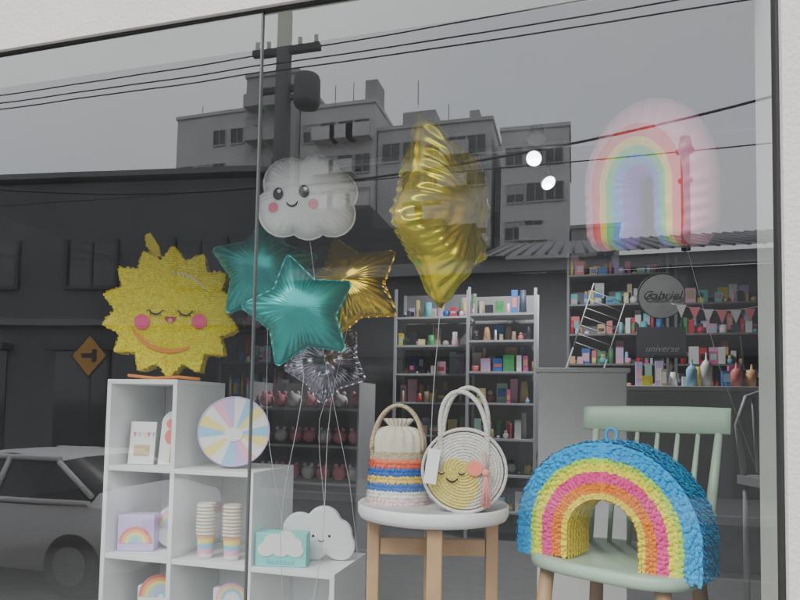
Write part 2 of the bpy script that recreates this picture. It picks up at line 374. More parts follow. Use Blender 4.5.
arcline('chin_band',0,-.0,.155,rad(205),rad(300),.016,Y0,ORG,sp,.0)
for q in range(9):  # white shine on the upper face, modelled as pale strands
    a=rad(38+q*6.5); MB().cyl((.15*math.cos(a),-D-.013,.01+.15*math.sin(a)),(.15*math.cos(a)+.012,-D-.015,.01+.15*math.sin(a)-.016),.0028,.002,n=6).obj('shine_streak',[mat('pale_shine',(.95,.93,.8,1),.4)],sp)
m=MB()
lp=[(-.055,.225),(-.066,.262),(-.080,.290),(-.100,.318),(-.114,.312),(-.112,.288),(-.100,.258),(-.092,.225)]
m.prism(lp,-.010,.010)
for i in range(26):
    k=random.randrange(len(lp)-1); t_=random.random(); x=lp[k][0]*(1-t_)+lp[k+1][0]*t_; z=lp[k][1]*(1-t_)+lp[k+1][1]*t_
    m.flap((x,-.011,z),Vector((.9,0,.3)).normalized(),Vector((random.uniform(-.4,.4),0,-1)).normalized(),Vector((0,-1,0)),.009,.012,.005)
m.obj('hanging_loop',[YEL],sp)
MB().tube([(-.15,-.05,-.253),(-.05,-.07,-.262),(.04,-.06,-.255),(.12,-.07,-.262)],.006,0,8).obj('orange_cord',[ORG],sp)
# ---------------------------------------------------------------- shelf goods
PAL={'y':(.90,.78,.28,1),'b':(.32,.62,.84,1),'p':(.88,.48,.60,1),'w':(.84,.84,.82,1),'l':(.60,.50,.80,1),'g':(.42,.70,.58,1),'r':(.80,.22,.20,1),'o':(.88,.48,.22,1),'t':(.16,.60,.60,1),'k':(.62,.46,.30,1),'n':(.05,.06,.1,1)}
PM={k:mat('card_'+k,c,.55,var=.04) for k,c in PAL.items()}
dp=empty('party_plate',(-1.215,.80,1.852),(rad(-9),0,rad(22)))
m=MB(); seq='wybwlpwybwywblpwyb'; K=len(seq); r=.128
for i in range(K):
    a0,a1=2*math.pi*i/K+.2,2*math.pi*(i+1)/K+.2
    arc=[(r*math.cos(a0+(a1-a0)*j/5),r*math.sin(a0+(a1-a0)*j/5)) for j in range(6)]
    m.poly([(0.0,-.006,-.01)]+[(x,-.006,z) for x,z in arc],i)
o=m.obj('ray_pattern',[PM[c] for c in seq],dp)
m=MB(); m.prism(circ(0,0,.131,56),-.005,.004); m.prism(circ(0,-.012,.034,30,rz=.026),-.009,-.0065); m.obj('disc',[PM['w']],dp)
m=MB(); m.tube([(.129*math.cos(2*math.pi*i/48),-.005,.129*math.sin(2*math.pi*i/48)) for i in range(48)],.003,0,6,closed=True); m.obj('rim',[PM['l']],dp)
def cups(x,y,zb,k):
    e=empty('paper_cup_stack',(x,y,zb)); m=MB(); prof=[(.001,0),(.026,0),(.027,.018),(.028,.036),(.029,.054),(.0305,.072),(.032,.085)]
    m.lathe(prof,(0,0,0),n=28,mf=lambda i:[0,0,1,2,3,4][i])
    z=.085
    for i in range(k):
        dx=random.uniform(-.0008,.0008)
        m.lathe([(.031,z),(.0345,z+.001),(.0355,z+.004),(.0345,z+.007),(.032,z+.0075),(.032,z+.0125)],(dx,0,0),n=28,mf=lambda i:5); z+=.0125
    m.lathe([(.032,z),(.001,z-.004)],(0,0,0),n=28,mf=lambda i:5)
    m.obj('cups',[PM['w'],PM['p'],PM['b'],PM['y'],PM['o'],mat('cup_kraft',(.72,.66,.56,1),.6)],e)
cups(-1.295,.76,1.391,9); cups(-1.19,.765,1.391,9)
def card(name,x,y,z,w,h,yaw,parts):
    e=empty(name,(x,y,z),(rad(-8),0,rad(yaw))); MB().box(-w/2,w/2,-.006,.006,0,h).obj('bag',[PM['w']],e,bevel=.003); parts(e,w,h); return e
def pa(e,w,h):
    m=MB()
    for i,c in enumerate((0,1,2,0,1)):
        xx=-w/2+.012+i*.018; m.poly([(xx,-.0075,h*.75),(xx+.014,-.0075,h*.74),(xx+.007,-.0075,h*.62)],c)
    m.box(-w*.3,w*.3,-.008,-.0065,h*.2,h*.45,3); m.obj('print',[PM['r'],PM['b'],PM['y'],PM['k']],e)
def pb(e,w,h):
    m=MB(); m.prism(circ(0,h*.62,.03,24),-.009,-.007,0); m.prism(circ(-.01,h*.9,.018,20),-.01,-.0072,0); m.cyl((0,-.008,h*.45),(0,-.008,.01),.002,m=1,n=6); m.obj('print',[PM['r'],PM['k']],e)
card('gift_bag',-1.60,.78,1.7155,.10,.165,15,pa)
def rounded(e,w,h):
    m=MB(); m.prism(circ(0,h+.0,w/2,24),-.0055,.0055,0); m.obj('top',[PM['w']],e); pb(e,w,h*1.1)
card('gift_bag',-1.485,.80,1.7155,.10,.16,5,rounded)
def rainbow_disc(e,r0,rw,cols,y,cz=0):
    mb=MB()
    for i,c in enumerate(cols):
        ra=r0-i*rw; rbb=ra-rw; n=24
        for k in range(n):
            a,bb=math.pi*k/n,math.pi*(k+1)/n
            mb.poly([(ra*math.cos(a),y,cz+ra*math.sin(a)),(ra*math.cos(bb),y,cz+ra*math.sin(bb)),(rbb*math.cos(bb),y,cz+rbb*math.sin(bb)),(rbb*math.cos(a),y,cz+rbb*math.sin(a))],i)
    return mb.obj('rainbow_print',[PM[c] for c in cols],e)
e=empty('rainbow_gift_box',(-1.605,.79,1.391),(0,0,rad(18))); MB().box(-.068,.068,-.03,.04,0,.135).obj('box',[PM['l']],e,bevel=.003); rainbow_disc(e,.062,.011,'roygb',-.0318,.03)
e=empty('party_plate',(-1.49,.86,1.475),(rad(-10),0,rad(12))); m=MB(); m.prism(circ(0,0,.083,44),-.004,.004); m.obj('disc',[PM['w']],e); rainbow_disc(e,.078,.011,'pyblp',-.0055,-.01)
e=empty('rainbow_gift_box',(-1.50,.80,1.071),(0,0,rad(12))); MB().box(-.09,.09,-.01,.02,0,.19).obj('card',[PM['w']],e,bevel=.003); rainbow_disc(e,.085,.012,'royglb',-.0118,.15)
e=empty('rainbow_gift_box',(-1.2,.80,1.071),(0,0,rad(12))); MB().box(-.07,.07,-.01,.02,0,.21).obj('card',[PM['w']],e,bevel=.003); rainbow_disc(e,.06,.010,'pyb',-.0118,.17)
e=empty('cloud_ornament',(-.915,.87,1.391),(0,0,rad(16))); e.scale=(1.18,1.1,1.18)
cc=[(-.085,.045,.045),(.085,.045,.045),(0,.05,.05),(-.045,.095,.05),(.03,.11,.055),(.075,.08,.045)]
cf=unionR([(a,b-.06,c) for a,b,c in cc]); out=[]
for i in range(80):
    th=2*math.pi*i/80; r=cf(th); out.append((r*math.cos(th),max(-.058,r*math.sin(th))+.058+.001))
MB().prism(out,-.018,.018).obj('cloud_body',[mat('matt_white',G(.86),.6,var=.02)],e,bevel=.004)
m=MB()
for ex in (-.0,.05): m.prism(circ(ex,.075,.004,12),-.0195,-.018)
m.obj('eyes',[BLACK],e); arcline('smile',.025,.068,.01,rad(200),rad(340),.003,lambda x,z:-.0185,BLACK,e,.001)
e=empty('cloud_gift_box',(-.985,.76,1.391),(0,0,rad(12))); MB().box(-.09,.09,-.03,.035,0,.115).obj('box',[mat('turquoise_card',(.25,.70,.67,1),.5,var=.03)],e,bevel=.002)
m=MB(); m.prism([(x*.62,z*.55+.035) for x,z in out],-.0335,-.0312); m.obj('cloud_print',[PM['w']],e)
m=MB(); 
for i in range(7): m.box(-.05+i*.0145,-.041+i*.0145,-.0345,-.034,.012,.024-(i%2)*.003)
m.obj('label_text',[PM['t']],e)
# ---------------------------------------------------------------- stool
WOOD=mat('oak_wood',(.52,.32,.16,1),.5,var=.25,scale=9)
ST=empty('wooden_stool',(-.37,.41,FZ),(0,0,rad(14)))
m=MB()
for a in (180,270,0,90): m.box(.145,.178,-.019,.019,0,.60,0,Matrix.Rotation(rad(a),4,'Z'))
m.obj('legs',[WOOD],ST,bevel=.004)
m=MB(); m.box(-.144,.144,-.012,.012,.50,.545); m.box(-.012,.012,-.144,-.0125,.50,.545); m.box(-.012,.012,.0125,.144,.50,.545); m.obj('stretchers',[WOOD],ST,bevel=.003)
m=MB(); m.lathe([(.001,.601),(.178,.601),(.2,.606),(.206,.618),(.206,.640),(.203,.643),(.198,.640),(.196,.634),(.001,.632)],n=64); m.obj('tray_top',[mat('white_tray',G(.74),.35,var=.03)],ST)
# ---------------------------------------------------------------- basket bag
TZ=FZ+.633
bb_=empty('basket_bag',(-.475,.42,TZ),(0,0,rad(10)))
bands=['p','w','b2','y','b2','r','k']
BM={'p':mat('fringe_pink',(.85,.62,.62,1),.8),'w':mat('fringe_white',(.8,.78,.72,1),.8),'b2':mat('fringe_blue',(.03,.14,.48,1),.8),'y':mat('fringe_yellow',(.85,.62,.15,1),.8),'r':mat('fringe_red',(.8,.16,.08,1),.8),'k':mat('straw',(.60,.48,.30,1),.8,var=.3,scale=90,bump=.8,bscale=200)}
keys=['p','w','b2','y','r','k']; m=MB(); hz=.145/7
rx,ry=.086,.055
def ringpt(a,z): 
    q=1-.08*z/.145
    return Vector((rx*q*math.cos(a),ry*q*math.sin(a),z)),Vector((math.cos(a),math.sin(a)*rx/ry*.7,0)).normalized()
n=64
for i,bk in enumerate(bands):
    mi=keys.index(bk); b=len(m.v)
    for zz in (i*hz,(i+1)*hz):
        for k in range(n): m.v.append(ringpt(2*math.pi*k/n,zz)[0])
    for k in range(n): m.face([b+k,b+(k+1)%n,b+n+(k+1)%n,b+n+k],mi,True)
    if bk!='k':
        for row in (0,.5):
            for k in range(84):
                a=2*math.pi*(k+row)/84; p,nn=ringpt(a,(i+1-row)*hz-.001); rt=Vector((-nn.y,nn.x,0))
                m.flap(p,(rt+Vector((0,0,random.uniform(-.3,.3)))).normalized(),(Vector((0,0,-1))+rt*random.uniform(-.25,.25)).normalized(),nn,.0065,random.uniform(.010,.015),random.uniform(.002,.007),mi)
m.obj('striped_body',[BM[k] for k in keys],bb_)
m=MB(); prof=[(1,.145,0),(.99,.165,.004),(.95,.185,.006),(.85,.2,.008),(.55,.212,.012),(.28,.217,.014),(.45,.235,.02),(.38,.238,.02),(.1,.222,.01)]
for q,z,ru in prof:
    for k in range(96):
        a=2*math.pi*k/96; m.v.append(Vector(((rx*q*.93+ru*.5*math.sin(a*17))*math.cos(a),(ry*q*.93+ru*.5*math.sin(a*17))*math.sin(a),z)))
for i in range(len(prof)-1):
    for k in range(96): m.face([i*96+k,i*96+(k+1)%96,(i+1)*96+(k+1)%96,(i+1)*96+k],0,True)
m.obj('drawstring_cloth',[mat('natural_canvas',(.66,.60,.48,1),.85,var=.1,bump=.4,bscale=250)],bb_)
m=MB()
for yy in (-.035,.035): m.tube([(.072*math.cos(a),yy*(1-.6*math.sin(a)),.15+.125*math.sin(a)) for a in [math.pi*i/24 for i in range(25)]],.0055,0,8)
m.obj('handles',[BM['k']],bb_)
# ---------------------------------------------------------------- round rope bag
rg=empty('round_rope_bag',(-.275,.355,TZ+.108),(0,0,rad(8)))
ROPE=mat('white_cotton_rope',(.84,.81,.74,1),.85,var=.12,scale=120,bump=.9,bscale=260)
YROPE=mat('yellow_cotton_rope',(.96,.77,.20,1),.85,var=.12,scale=120,bump=.9,bscale=260)
m=MB()
Rr=.107
for side in (-1,1):
    rr=.004
    while rr<Rr-.003:
        yb=.036-.012*(rr/Rr)**3; K=max(10,int(rr*520)); f0=len(m.f)
        m.tube([(rr*math.cos(2*math.pi*i/K),side*yb,rr*math.sin(2*math.pi*i/K)*.985) for i in range(K)],.0046,0,6,closed=True)
        for fi in range(f0,len(m.f)):
            c=sum((m.v[j] for j in m.f[fi]),Vector())/4
            if side<0 and (Vector((c.x+.028,0,c.z+.036)).length<.066): m.m[fi]=1
        rr+=.0078
for i in range(9):
    y=-.030+i*.0075; m.tube([((Rr+.001)*math.cos(2*math.pi*k/64),y,(Rr-.0005)*math.sin(2*math.pi*k/64)) for k in range(64)],.0046,0,6,closed=True)
m.obj('coiled_body',[ROPE,YROPE],rg)
m=MB()
for y,tx,h in ((-.034,-.014,.150),(.034,.008,.162)):
    pts=[]
    for i in range(33):
        a=math.pi*i/32; x=-.060*math.cos(a)*(1+.12*math.sin(a)); hh=math.sin(a)**.75*h; pts.append((x+tx*math.sin(a),y*(1-.3*math.sin(a)),.055+hh))
    m.tube([(-.060,y,.0)]+pts+[(.060,y,.0)],.0062,0,8)
m.obj('rope_handles',[ROPE],rg)
Yb=lambda x,z:-.043
decal('coral_cheek',circ(.028,.008,.020,24),Yb,mat('coral_felt',(.90,.25,.16,1),.8),rg,.002)
arcline('smile',-.03,-.012,.016,rad(200),rad(340),.005,Yb,BLACK,rg,.002); 
for ex in (-.058,-.006): arcline('eye',ex,.0,.009,rad(200),rad(340),.004,Yb,BLACK,rg,.002)
m=MB(); 
for i in range(34):
    a=random.uniform(0,6.28); r=random.uniform(.002,.011); m.cyl((.056+.3*r*math.cos(a),-.052+.3*r*math.sin(a),-.005),(.058+r*math.cos(a)*1.3,-.054+r*math.sin(a),-.085+random.uniform(-.006,.006)),.0016,n=5)
m.sphere((.056,-.052,-.002),.010); m.tube([(.05,-.04,.05),(.054,-.05,.03),(.056,-.052,.005)],.002,0,6)
m.obj('tassel',[mat('coral_thread',(.85,.33,.28,1),.8)],rg)
m=MB(); m.box(-.098,-.066,-.0555,-.0545,-.045,.045); o=m.obj('price_tag',[mat('tag_card',G(.84),.5,var=.02)],rg,rot=(0,rad(8),0))
MB().tube([(-.076,-.055,.045),(-.07,-.05,.07),(-.062,-.04,.09)],.0012,0,5).obj('tag_string',[ROPE],rg)
# ---------------------------------------------------------------- chair
GRN=mat('sage_green_paint',(.42,.57,.44,1),.42,var=.05,scale=6)
CH=empty('spindle_chair',(.135,.50,FZ),(0,0,rad(-27)))
m=MB()
def sup(a,rx,ry,e=.62):
    c,s_=math.cos(a),math.sin(a); return (rx*math.copysign(abs(c)**e,c),ry*math.copysign(abs(s_)**e,s_))
sz_=.028
lev=[(.93,.458),(.99,.463),(1,.475),(.99,.487),(.96,.492),(.80,.488),(.5,.483),(.01,.481)]
K=64
for q,z in lev:
    for k in range(K):
        x,y=sup(2*math.pi*k/K,.215*q,.205*q); x*=1-.12*(y/.2)*.5; m.v.append(Vector((x,y,z+sz_)))
for i in range(len(lev)-1):
    for k in range(K): m.face([i*K+k,i*K+(k+1)%K,(i+1)*K+(k+1)%K,(i+1)*K+k],0,True)
m.face(list(range(K))[::-1]); m.obj('seat',[GRN],CH)
m=MB()
for x,y in ((-.15,-.14),(.15,-.14),(-.14,.14),(.14,.14)): m.tube([(x,y,.458+sz_),(x*1.12,y*1.14,.25),(x*1.28,y*1.32,0)],[.019,.021,.013],0,14)
m.obj('legs',[WOOD],CH)
m=MB(); m.cyl((-.17,-.155,.2),(-.16,.17,.2),.010); m.cyl((.17,-.155,.2),(.16,.17,.2),.010); m.cyl((-.165,0,.2),(.165,0,.2),.010); m.obj('stretchers',[WOOD],CH)
m=MB()
for i in range(7):
    f=-1+i/3; x0_=f*.165; x1=f*.178; y0_=.165-.02*f*f*1.5+.0; y1_=.245-.035*f*f
    r=.0125 if i in(0,6) else .0075
    m.tube([(x0_,y0_,.485+sz_),((x0_+x1)/2,(y0_+y1_)/2,.69),(x1,y1_,.845)],[r*.9,r*1.1,r*.8],0,10)
m.obj('spindles',[GRN],CH)
m=MB(); K=24
for i in range(K+1):
    f=-1+2*i/K; x=f*.212; y=.25-.045*f*f; hh=.038-.004*f*f; th=.011
    for dy,dz in ((-th,-hh),(-th,hh*.85),(-th*.5,hh),(th*.5,hh),(th,hh*.85),(th,-hh),(th*.5,-hh*1.1),(-th*.5,-hh*1.1)): m.v.append(Vector((x,y+dy+dz*.12,.882+dz)))
for i in range(K):
    for k in range(8): m.face([i*8+k,i*8+(k+1)%8,(i+1)*8+(k+1)%8,(i+1)*8+k],0,True)
m.face(list(range(8))); m.face([K*8+k for k in range(8)][::-1]); m.obj('top_rail',[GRN],CH)
# ---------------------------------------------------------------- rainbow pinata
RP=empty('rainbow_pinata',(.098,.435,FZ+.493+sz_),(0,0,rad(-25))); RP.scale=(.95,.95,.94)
CR=[mat('crepe_blue',(.0,.40,.84,1),.75,var=.15,scale=40),mat('crepe_lime',(.50,.82,.08,1),.75,var=.1,scale=40),mat('crepe_yellow',(.98,.88,.04,1),.75,var=.1,scale=40),mat('crepe_pink',(.98,.06,.32,1),.75,var=.1,scale=40),mat('crepe_orange',(.98,.26,.01,1),.75,var=.1,scale=40),mat('crepe_sun',(.98,.76,.04,1),.75,var=.1,scale=40),mat('crepe_teal',(.0,.58,.74,1),.75,var=.15,scale=40)]
Ro,Ri,lg,DD=.25,.098,.07,.065
edges=[.25,.207,.195,.172,.143,.115,.098]
def pt(sv,r):
    if sv<lg: return Vector((-r,0,sv)),Vector((0,0,-1)),Vector((-1,0,0))
    a=(sv-lg)/.175
    if a<=math.pi:
        p=Vector((-r*math.cos(a),0,lg+r*math.sin(a))); rdv=Vector((-math.cos(a),0,math.sin(a)))
        tg=Vector((math.sin(a),0,math.cos(a)))
        return p,(-tg if a<math.pi/2 else tg),rdv
    q=sv-lg-math.pi*.175
    return Vector((r,0,lg-q)),Vector((0,0,-1)),Vector((1,0,0))
TOT=2*lg+math.pi*.175
m=MB(); nS=80
for i in range(nS+1):
    for yy in (-DD,DD):
        for r in edges:
            p,_,_=pt(TOT*i/nS,r); m.v.append(Vector((p.x,yy,p.z)))
E=len(edges)
for i in range(nS):
    a=i*2*E; b=(i+1)*2*E
    for k in range(E-1):
        m.face([a+k,b+k,b+k+1,a+k+1],k); m.face([a+E+k,a+E+k+1,b+E+k+1,b+E+k],k)
    m.face([a,a+E,b+E,b],0); m.face([a+E-1,b+E-1,b+2*E-1,a+2*E-1],4)
for a in (0,nS*2*E):
    for k in range(E-1): m.face([a+k,a+k+1,a+E+k+1,a+E+k],k)
rows=int(TOT/.0115)
for fy,nn in ((-DD,Vector((0,-1,0))),(DD,Vector((0,1,0)))):
    for i in range(rows+1):
        sv=TOT*i/rows
        for k in range(E-1):
            wdt=edges[k]-edges[k+1]; cnt=max(2,round(wdt/.008))
            for j in range(cnt):
                r=edges[k+1]+wdt*(j+.5)/cnt
                p,dn,rd=pt(min(TOT,max(.006,sv+random.uniform(-.004,.004))),r)
                sc_=(r/.175)
                d=(dn+rd*random.uniform(-.3,.3)).normalized()
                m.flap((p.x,fy+nn.y*.001,p.z),(rd+dn*random.uniform(-.4,.4)).normalized(),d,nn,random.uniform(.007,.010),random.uniform(.009,.015)*max(.8,sc_),random.uniform(.002,.009),k)
for i in range(int(rows*1.5)+1):
    sv=TOT*i/(rows*1.5)
    for j in range(15):
        yy=-DD+.005+j*.0088
        p,dn,rd=pt(min(TOT,max(0.006,sv+random.uniform(-.004,.004))),Ro)
        m.flap((p.x,yy+random.uniform(-.003,.003),p.z),Vector((0,1,0)),(dn+Vector((0,random.uniform(-.3,.3),0))).normalized(),rd,random.uniform(.008,.012),.015,random.uniform(.003,.010),0 if random.random()<.8 else 6)
        if j%2==0:
            p,dn,rd=pt(min(TOT,max(0.006,sv)),Ri)
            m.flap((p.x,yy,p.z),Vector((0,1,0)),dn,-rd,.012,.014,random.uniform(.003,.007),5)
m.obj('fringed_arch',CR,RP)
MB().tube([(.0+.016*math.cos(a),0,lg+Ro+.018+.02*math.sin(a)) for a in [2*math.pi*i/14 for i in range(14)]],.004,0,6,closed=True).obj('hanging_loop',[CR[0]],RP)
# ---------------------------------------------------------------- shop interior furniture
EX={'R':(.75,.05,.08,1),'B':(.05,.2,.6,1),'G':(.1,.45,.15,1),'K':(.03,.03,.035,1),'P':(.9,.15,.4,1),'Y':(.9,.7,.05,1)}
GK=list(PM.values())+[mat('pack_'+k,c,.4,var=.3,scale=30) for k,c in EX.items()]+[PM['w'],PM['w'],PM['p'],PM['k']]
def goods(m,x0,x1,y,z,hmax,dens=1.,pal=None):
    for row,(yo,sc1) in enumerate(((.11,1.),(.01,.7))):
        x=x0+.005
        while x<x1-.02:
            w_=random.uniform(.018,.08); h=random.uniform(.3,.97)*hmax*sc1; c=random.choice(pal) if pal else random.randrange(len(GK))
            if x+w_>x1: break
            if random.random()<(dens if row==0 else dens*.75):
                t_=random.random(); yy=y+yo+random.uniform(0,.03)
                if t_<.55:
                    m.box(x,x+w_,yy,yy+random.uniform(.02,.06),z,z+h,c)
                    if random.random()<.6: m.box(x+w_*.12,x+w_*.88,yy-.0015,yy-.0005,z+h*random.uniform(.2,.4),z+h*random.uniform(.55,.85),random.randrange(len(GK)))
                elif t_<.8: m.cyl((x+w_/2,yy+w_/2,z),(x+w_/2,yy+w_/2,z+h),w_*.42,w_*random.uniform(.2,.42),m=c,n=12)
                else:
                    rr=min(w_*.45,hmax*.45); m.sphere((x+w_/2,yy+w_/2,z+rr),rr,c,12)
                    if t_>.9: m.sphere((x+w_/2,yy+w_/2,z+rr*2.2),rr*.6,random.randrange(len(GK)),10)
            x+=w_+random.uniform(.002,.02)
SM=mat('shelf_metal',(.55,.56,.58,1),.4,.0,var=.05)
def shelving(name,x0,x1,y,zt,zs,depth=.3,pal=None,back=True,m0=SM,dens=.93):
    e=empty(name); m=MB()
    for x in (x0,x1-.02): 
        for yy in (y,y+depth-.02): m.box(x,x+.02,yy,yy+.02,FZ,zt)
    for z in zs: m.box(x0+.0205,x1-.0205,y+.003,y+depth-.021,z-.015,z)
    m.obj('frame',[m0],e)
    if back: MB().box(x0,x1,y+depth+.001,y+depth+.01,FZ,zt).obj('back_panel',[mat('shelf_back',(.26,.26,.27,1),.7)],e)
    m=MB(); zz=sorted(zs)
    for i,z in enumerate(zz): goods(m,x0+.02,x1-.02,y+.01,z,(zz[i+1]-z-.03) if i+1<len(zz) else .2,dens,pal)
    m.obj('goods',GK,e)
shelving('display_shelving',-1.35,-.75,3.4,2.88,[1.25,1.5,1.75,2.0,2.22,2.44,2.66])
shelving('display_shelving',-.73,-.24,3.1,2.8,[1.25,1.5,1.75,2.0,2.22,2.44,2.63])
DM=mat('dark_metal',(.2,.2,.21,1),.5)
shelving('display_shelving',-.05,.75,4.15,3.3,[1.6,1.85,2.1,2.35,2.6,2.85,3.1],m0=DM)
shelving('display_shelving',.8,1.75,4.2,3.25,[1.6,1.85,2.1,2.35,2.6,2.85],m0=DM)
shelving('display_shelving',-3.2,-2.3,3.9,2.9,[1.3,1.65,2.0,2.35,2.65],m0=DM,dens=.7)
e=empty('toy_shelf'); m=MB()
for z in (1.50,1.72,1.94): m.box(-1.919,-1.221,2.2,2.5,z-.015,z)
m.box(-1.93,-1.92,2.2,2.5,FZ,2.1); m.box(-1.22,-1.21,2.2,2.5,FZ,2.1); m.box(-1.93,-1.21,2.501,2.51,FZ,2.1); m.obj('frame',[mat('shelf_grey',(.4,.4,.41,1),.6)],e)
m=MB()
for z in (1.50,1.72,1.94):
    for i in range(7):
        x=-1.86+i*.1+random.uniform(-.01,.01); m.sphere((x,2.3,z+.047),random.uniform(.04,.047),0 if (i+int(z*10))%3 else 1,16)
        for sx in (-.022,.022): m.sphere((x+sx,2.3,z+.092),.014,0 if (i+int(z*10))%3 else 1,8)
m.obj('plush_toys',[mat('plush_pink',(.90,.38,.46,1),.9),mat('plush_white',(.8,.77,.75,1),.9)],e)
e=empty('shop_counter'); m=MB(); m.box(-.134,.205,1.3,1.7,FZ,2.105); m.box(-.146,.217,1.288,1.712,2.1055,2.123); m.obj('cabinet',[mat('counter_white',(.86,.88,.87,1),.5,var=.03)],e,bevel=.004)
e=empty('shop_counter'); m=MB(); m.box(.30,1.7,2.7,3.2,FZ,2.08,0); m.box(.28,1.72,2.68,3.22,2.081,2.11,1); m.obj('cabinet',[mat('counter_grey',(.45,.455,.46,1),.5),mat('counter_top',(.55,.55,.55,1),.4)],e,bevel=.004)
m=MB(); goods(m,.32,1.7,2.84,2.11,.2,.8); m.obj('counter_goods',GK,e)
for bx,bz,c in ((.78,.16,'b'),(.86,.2,'w'),(1.02,.14,'r'),(1.10,.13,'o')):
    e=empty('squeeze_bottle',(bx-.1,2.74,2.111)); m=MB(); m.lathe([(.001,0),(.03,0),(.032,bz*.6),(.02,bz*.72),(.008,bz*.78),(.005,bz)],n=16); m.obj('body',[PM[c]],e)
e=empty('cash_register',(1.15,2.75,2.111),(0,0,rad(15))); m=MB(); m.box(-.14,.14,0,.22,0,.05); m.box(-.02,.02,.1,.13,.05,.14); m.box(-.15,.15,.08,.10,.12,.33,0,Matrix.Rotation(rad(-10),4,'X')); m.obj('body',[mat('dark_plastic',(.03,.03,.035,1),.4)],e)
e=empty('white_chair',(.95,2.0,FZ),(0,0,rad(20))); m=MB()
m.tube([(-.2,.0,.62),(-.21,.03,.85),(-.15,.05,.98),(0,.06,1.03),(.15,.05,.98),(.21,.03,.85),(.2,0,.62)],.014,0,10)
for x in (-.12,-.04,.04,.12): m.cyl((x,.02,.63),(x,.05,.99),.007,n=8)
m.box(-.22,.22,-.4,.02,.58,.62)
for x in (-.19,.19):
    for y in (-.37,0): m.cyl((x,y,0),(x,y,.58),.014,n=10)
m.obj('frame',[mat('grey_white_paint',(.5,.5,.5,1),.5)],e)
e=empty('round_sign',(.545,3.0,2.70),(0,0,rad(6))); m=MB(); m.prism(circ(0,0,.145,48),-.006,.006,0); m.obj('disc',[mat('sign_board',(.36,.36,.35,1),.6)],e)
m=MB(); m.tube([(.145*math.cos(2*math.pi*i/40),-.006,.145*math.sin(2*math.pi*i/40)) for i in range(40)],.003,0,6,closed=True); m.cyl((0,0,.15),(0,0,.9),.003,n=6); m.obj('rim',[BLACK],e)
def text(t,loc,size,m_,par,name='lettering'):
    c=bpy.data.curves.new(name,'FONT'); c.body=t; c.size=size; c.align_x='CENTER'; c.extrude=.001; c.shear=.35; c.materials.append(m_)
    o=bpy.data.objects.new(name,c); sc.collection.objects.link(o); o.parent=par; o.location=loc; o.rotation_euler=(rad(90),0,0); return o
text('Gabriel',(0,-.012,-.025),.08,BLACK,e)
text('universe',(0,-.012,-.36),.06,mat('grey_letters',(.4,.4,.4,1),.5),e)
MB().box(-.15,.15,.0,.004,-.40,-.2).obj('lower_card',[mat('card_dark',(.09,.09,.09,1),.6)],e)
e=empty('bunting'); m=MB(); pts=[]
for i in range(25):
    t_=i/24; pts.append((.60+.62*t_,2.95,2.64-.05*math.sin(math.pi*t_)))
m.tube(pts,.002,0,5)
for i in range(8):
    x,y,z=pts[int(i*3+1)]; c=1 if i%2 else 2; m.poly([(x,y-.002,z),(x+.062,y-.002,z-.002),(x+.031,y-.004,z-.085)],c)
m.obj('flags',[STR,mat('flag_pink',(.88,.22,.28,1),.8),mat('flag_white',(.75,.72,.70,1),.8)],e)
e=empty('wire_rack',(.13,3.35,2.4),(0,rad(18),rad(20))); m=MB()
for i in range(7): m.cyl((-.13,0,i*.065),(.13,0,i*.065),.0035,n=6)
for x in (-.13,.13): m.cyl((x,0,-.05),(x,0,.45),.005,n=6)
for x in (-.13,.13): m.cyl((x,.05,-1.35),(x,0,-.04),.006,n=6)
m.obj('wires',[mat('wire_white',G(.4),.4)],e)
LE=emis('lamp_led',(.9,.95,1,1),9)
HW=mat('lamp_housing',(.4,.4,.42,1),.4)
MB().box(-1.6,1.2,2.62,2.66,CZ-.03,CZ-.001).obj('lamp_track',[HW])
def spot(x,y,z,on,d):
    e=empty('spot_lamp',(x,y,z)); d=Vector(d).normalized(); m=MB(); m.cyl(-d*.09,d*.0,.035,.052,0,20); m.cyl((0,0,.03),(0,0.0,CZ-z-.001),.008,n=8); m.obj('housing',[HW],e)
    m=MB(); m.cyl(d*.001,d*.004,.045,n=24); m.obj('lens',[LE if on else mat('unlit_lens',(.5,.5,.5,1),.2)],e)
    if on:
        l=bpy.data.lights.new('bulb','SPOT'); l.energy=60; l.spot_size=rad(150); l.spot_blend=.6; l.color=(.95,.97,1); l.shadow_soft_size=.04; o=bpy.data.objects.new('bulb',l); sc.collection.objects.link(o); o.parent=e; o.location=d*.03; o.rotation_euler=Vector((0,-.25,1)).to_track_quat('Z','Y').to_euler()
spot(-.24,2.64,3.53,True,(-.1,-.75,-.65)); spot(-.16,2.9,3.46,True,(.4,-.55,-.7)); spot(-.62,2.64,3.50,False,(0,-.3,-.9)); spot(-.20,2.2,3.46,False,(0,-.3,-.9)); spot(.6,2.64,3.5,False,(0,.3,-.9))
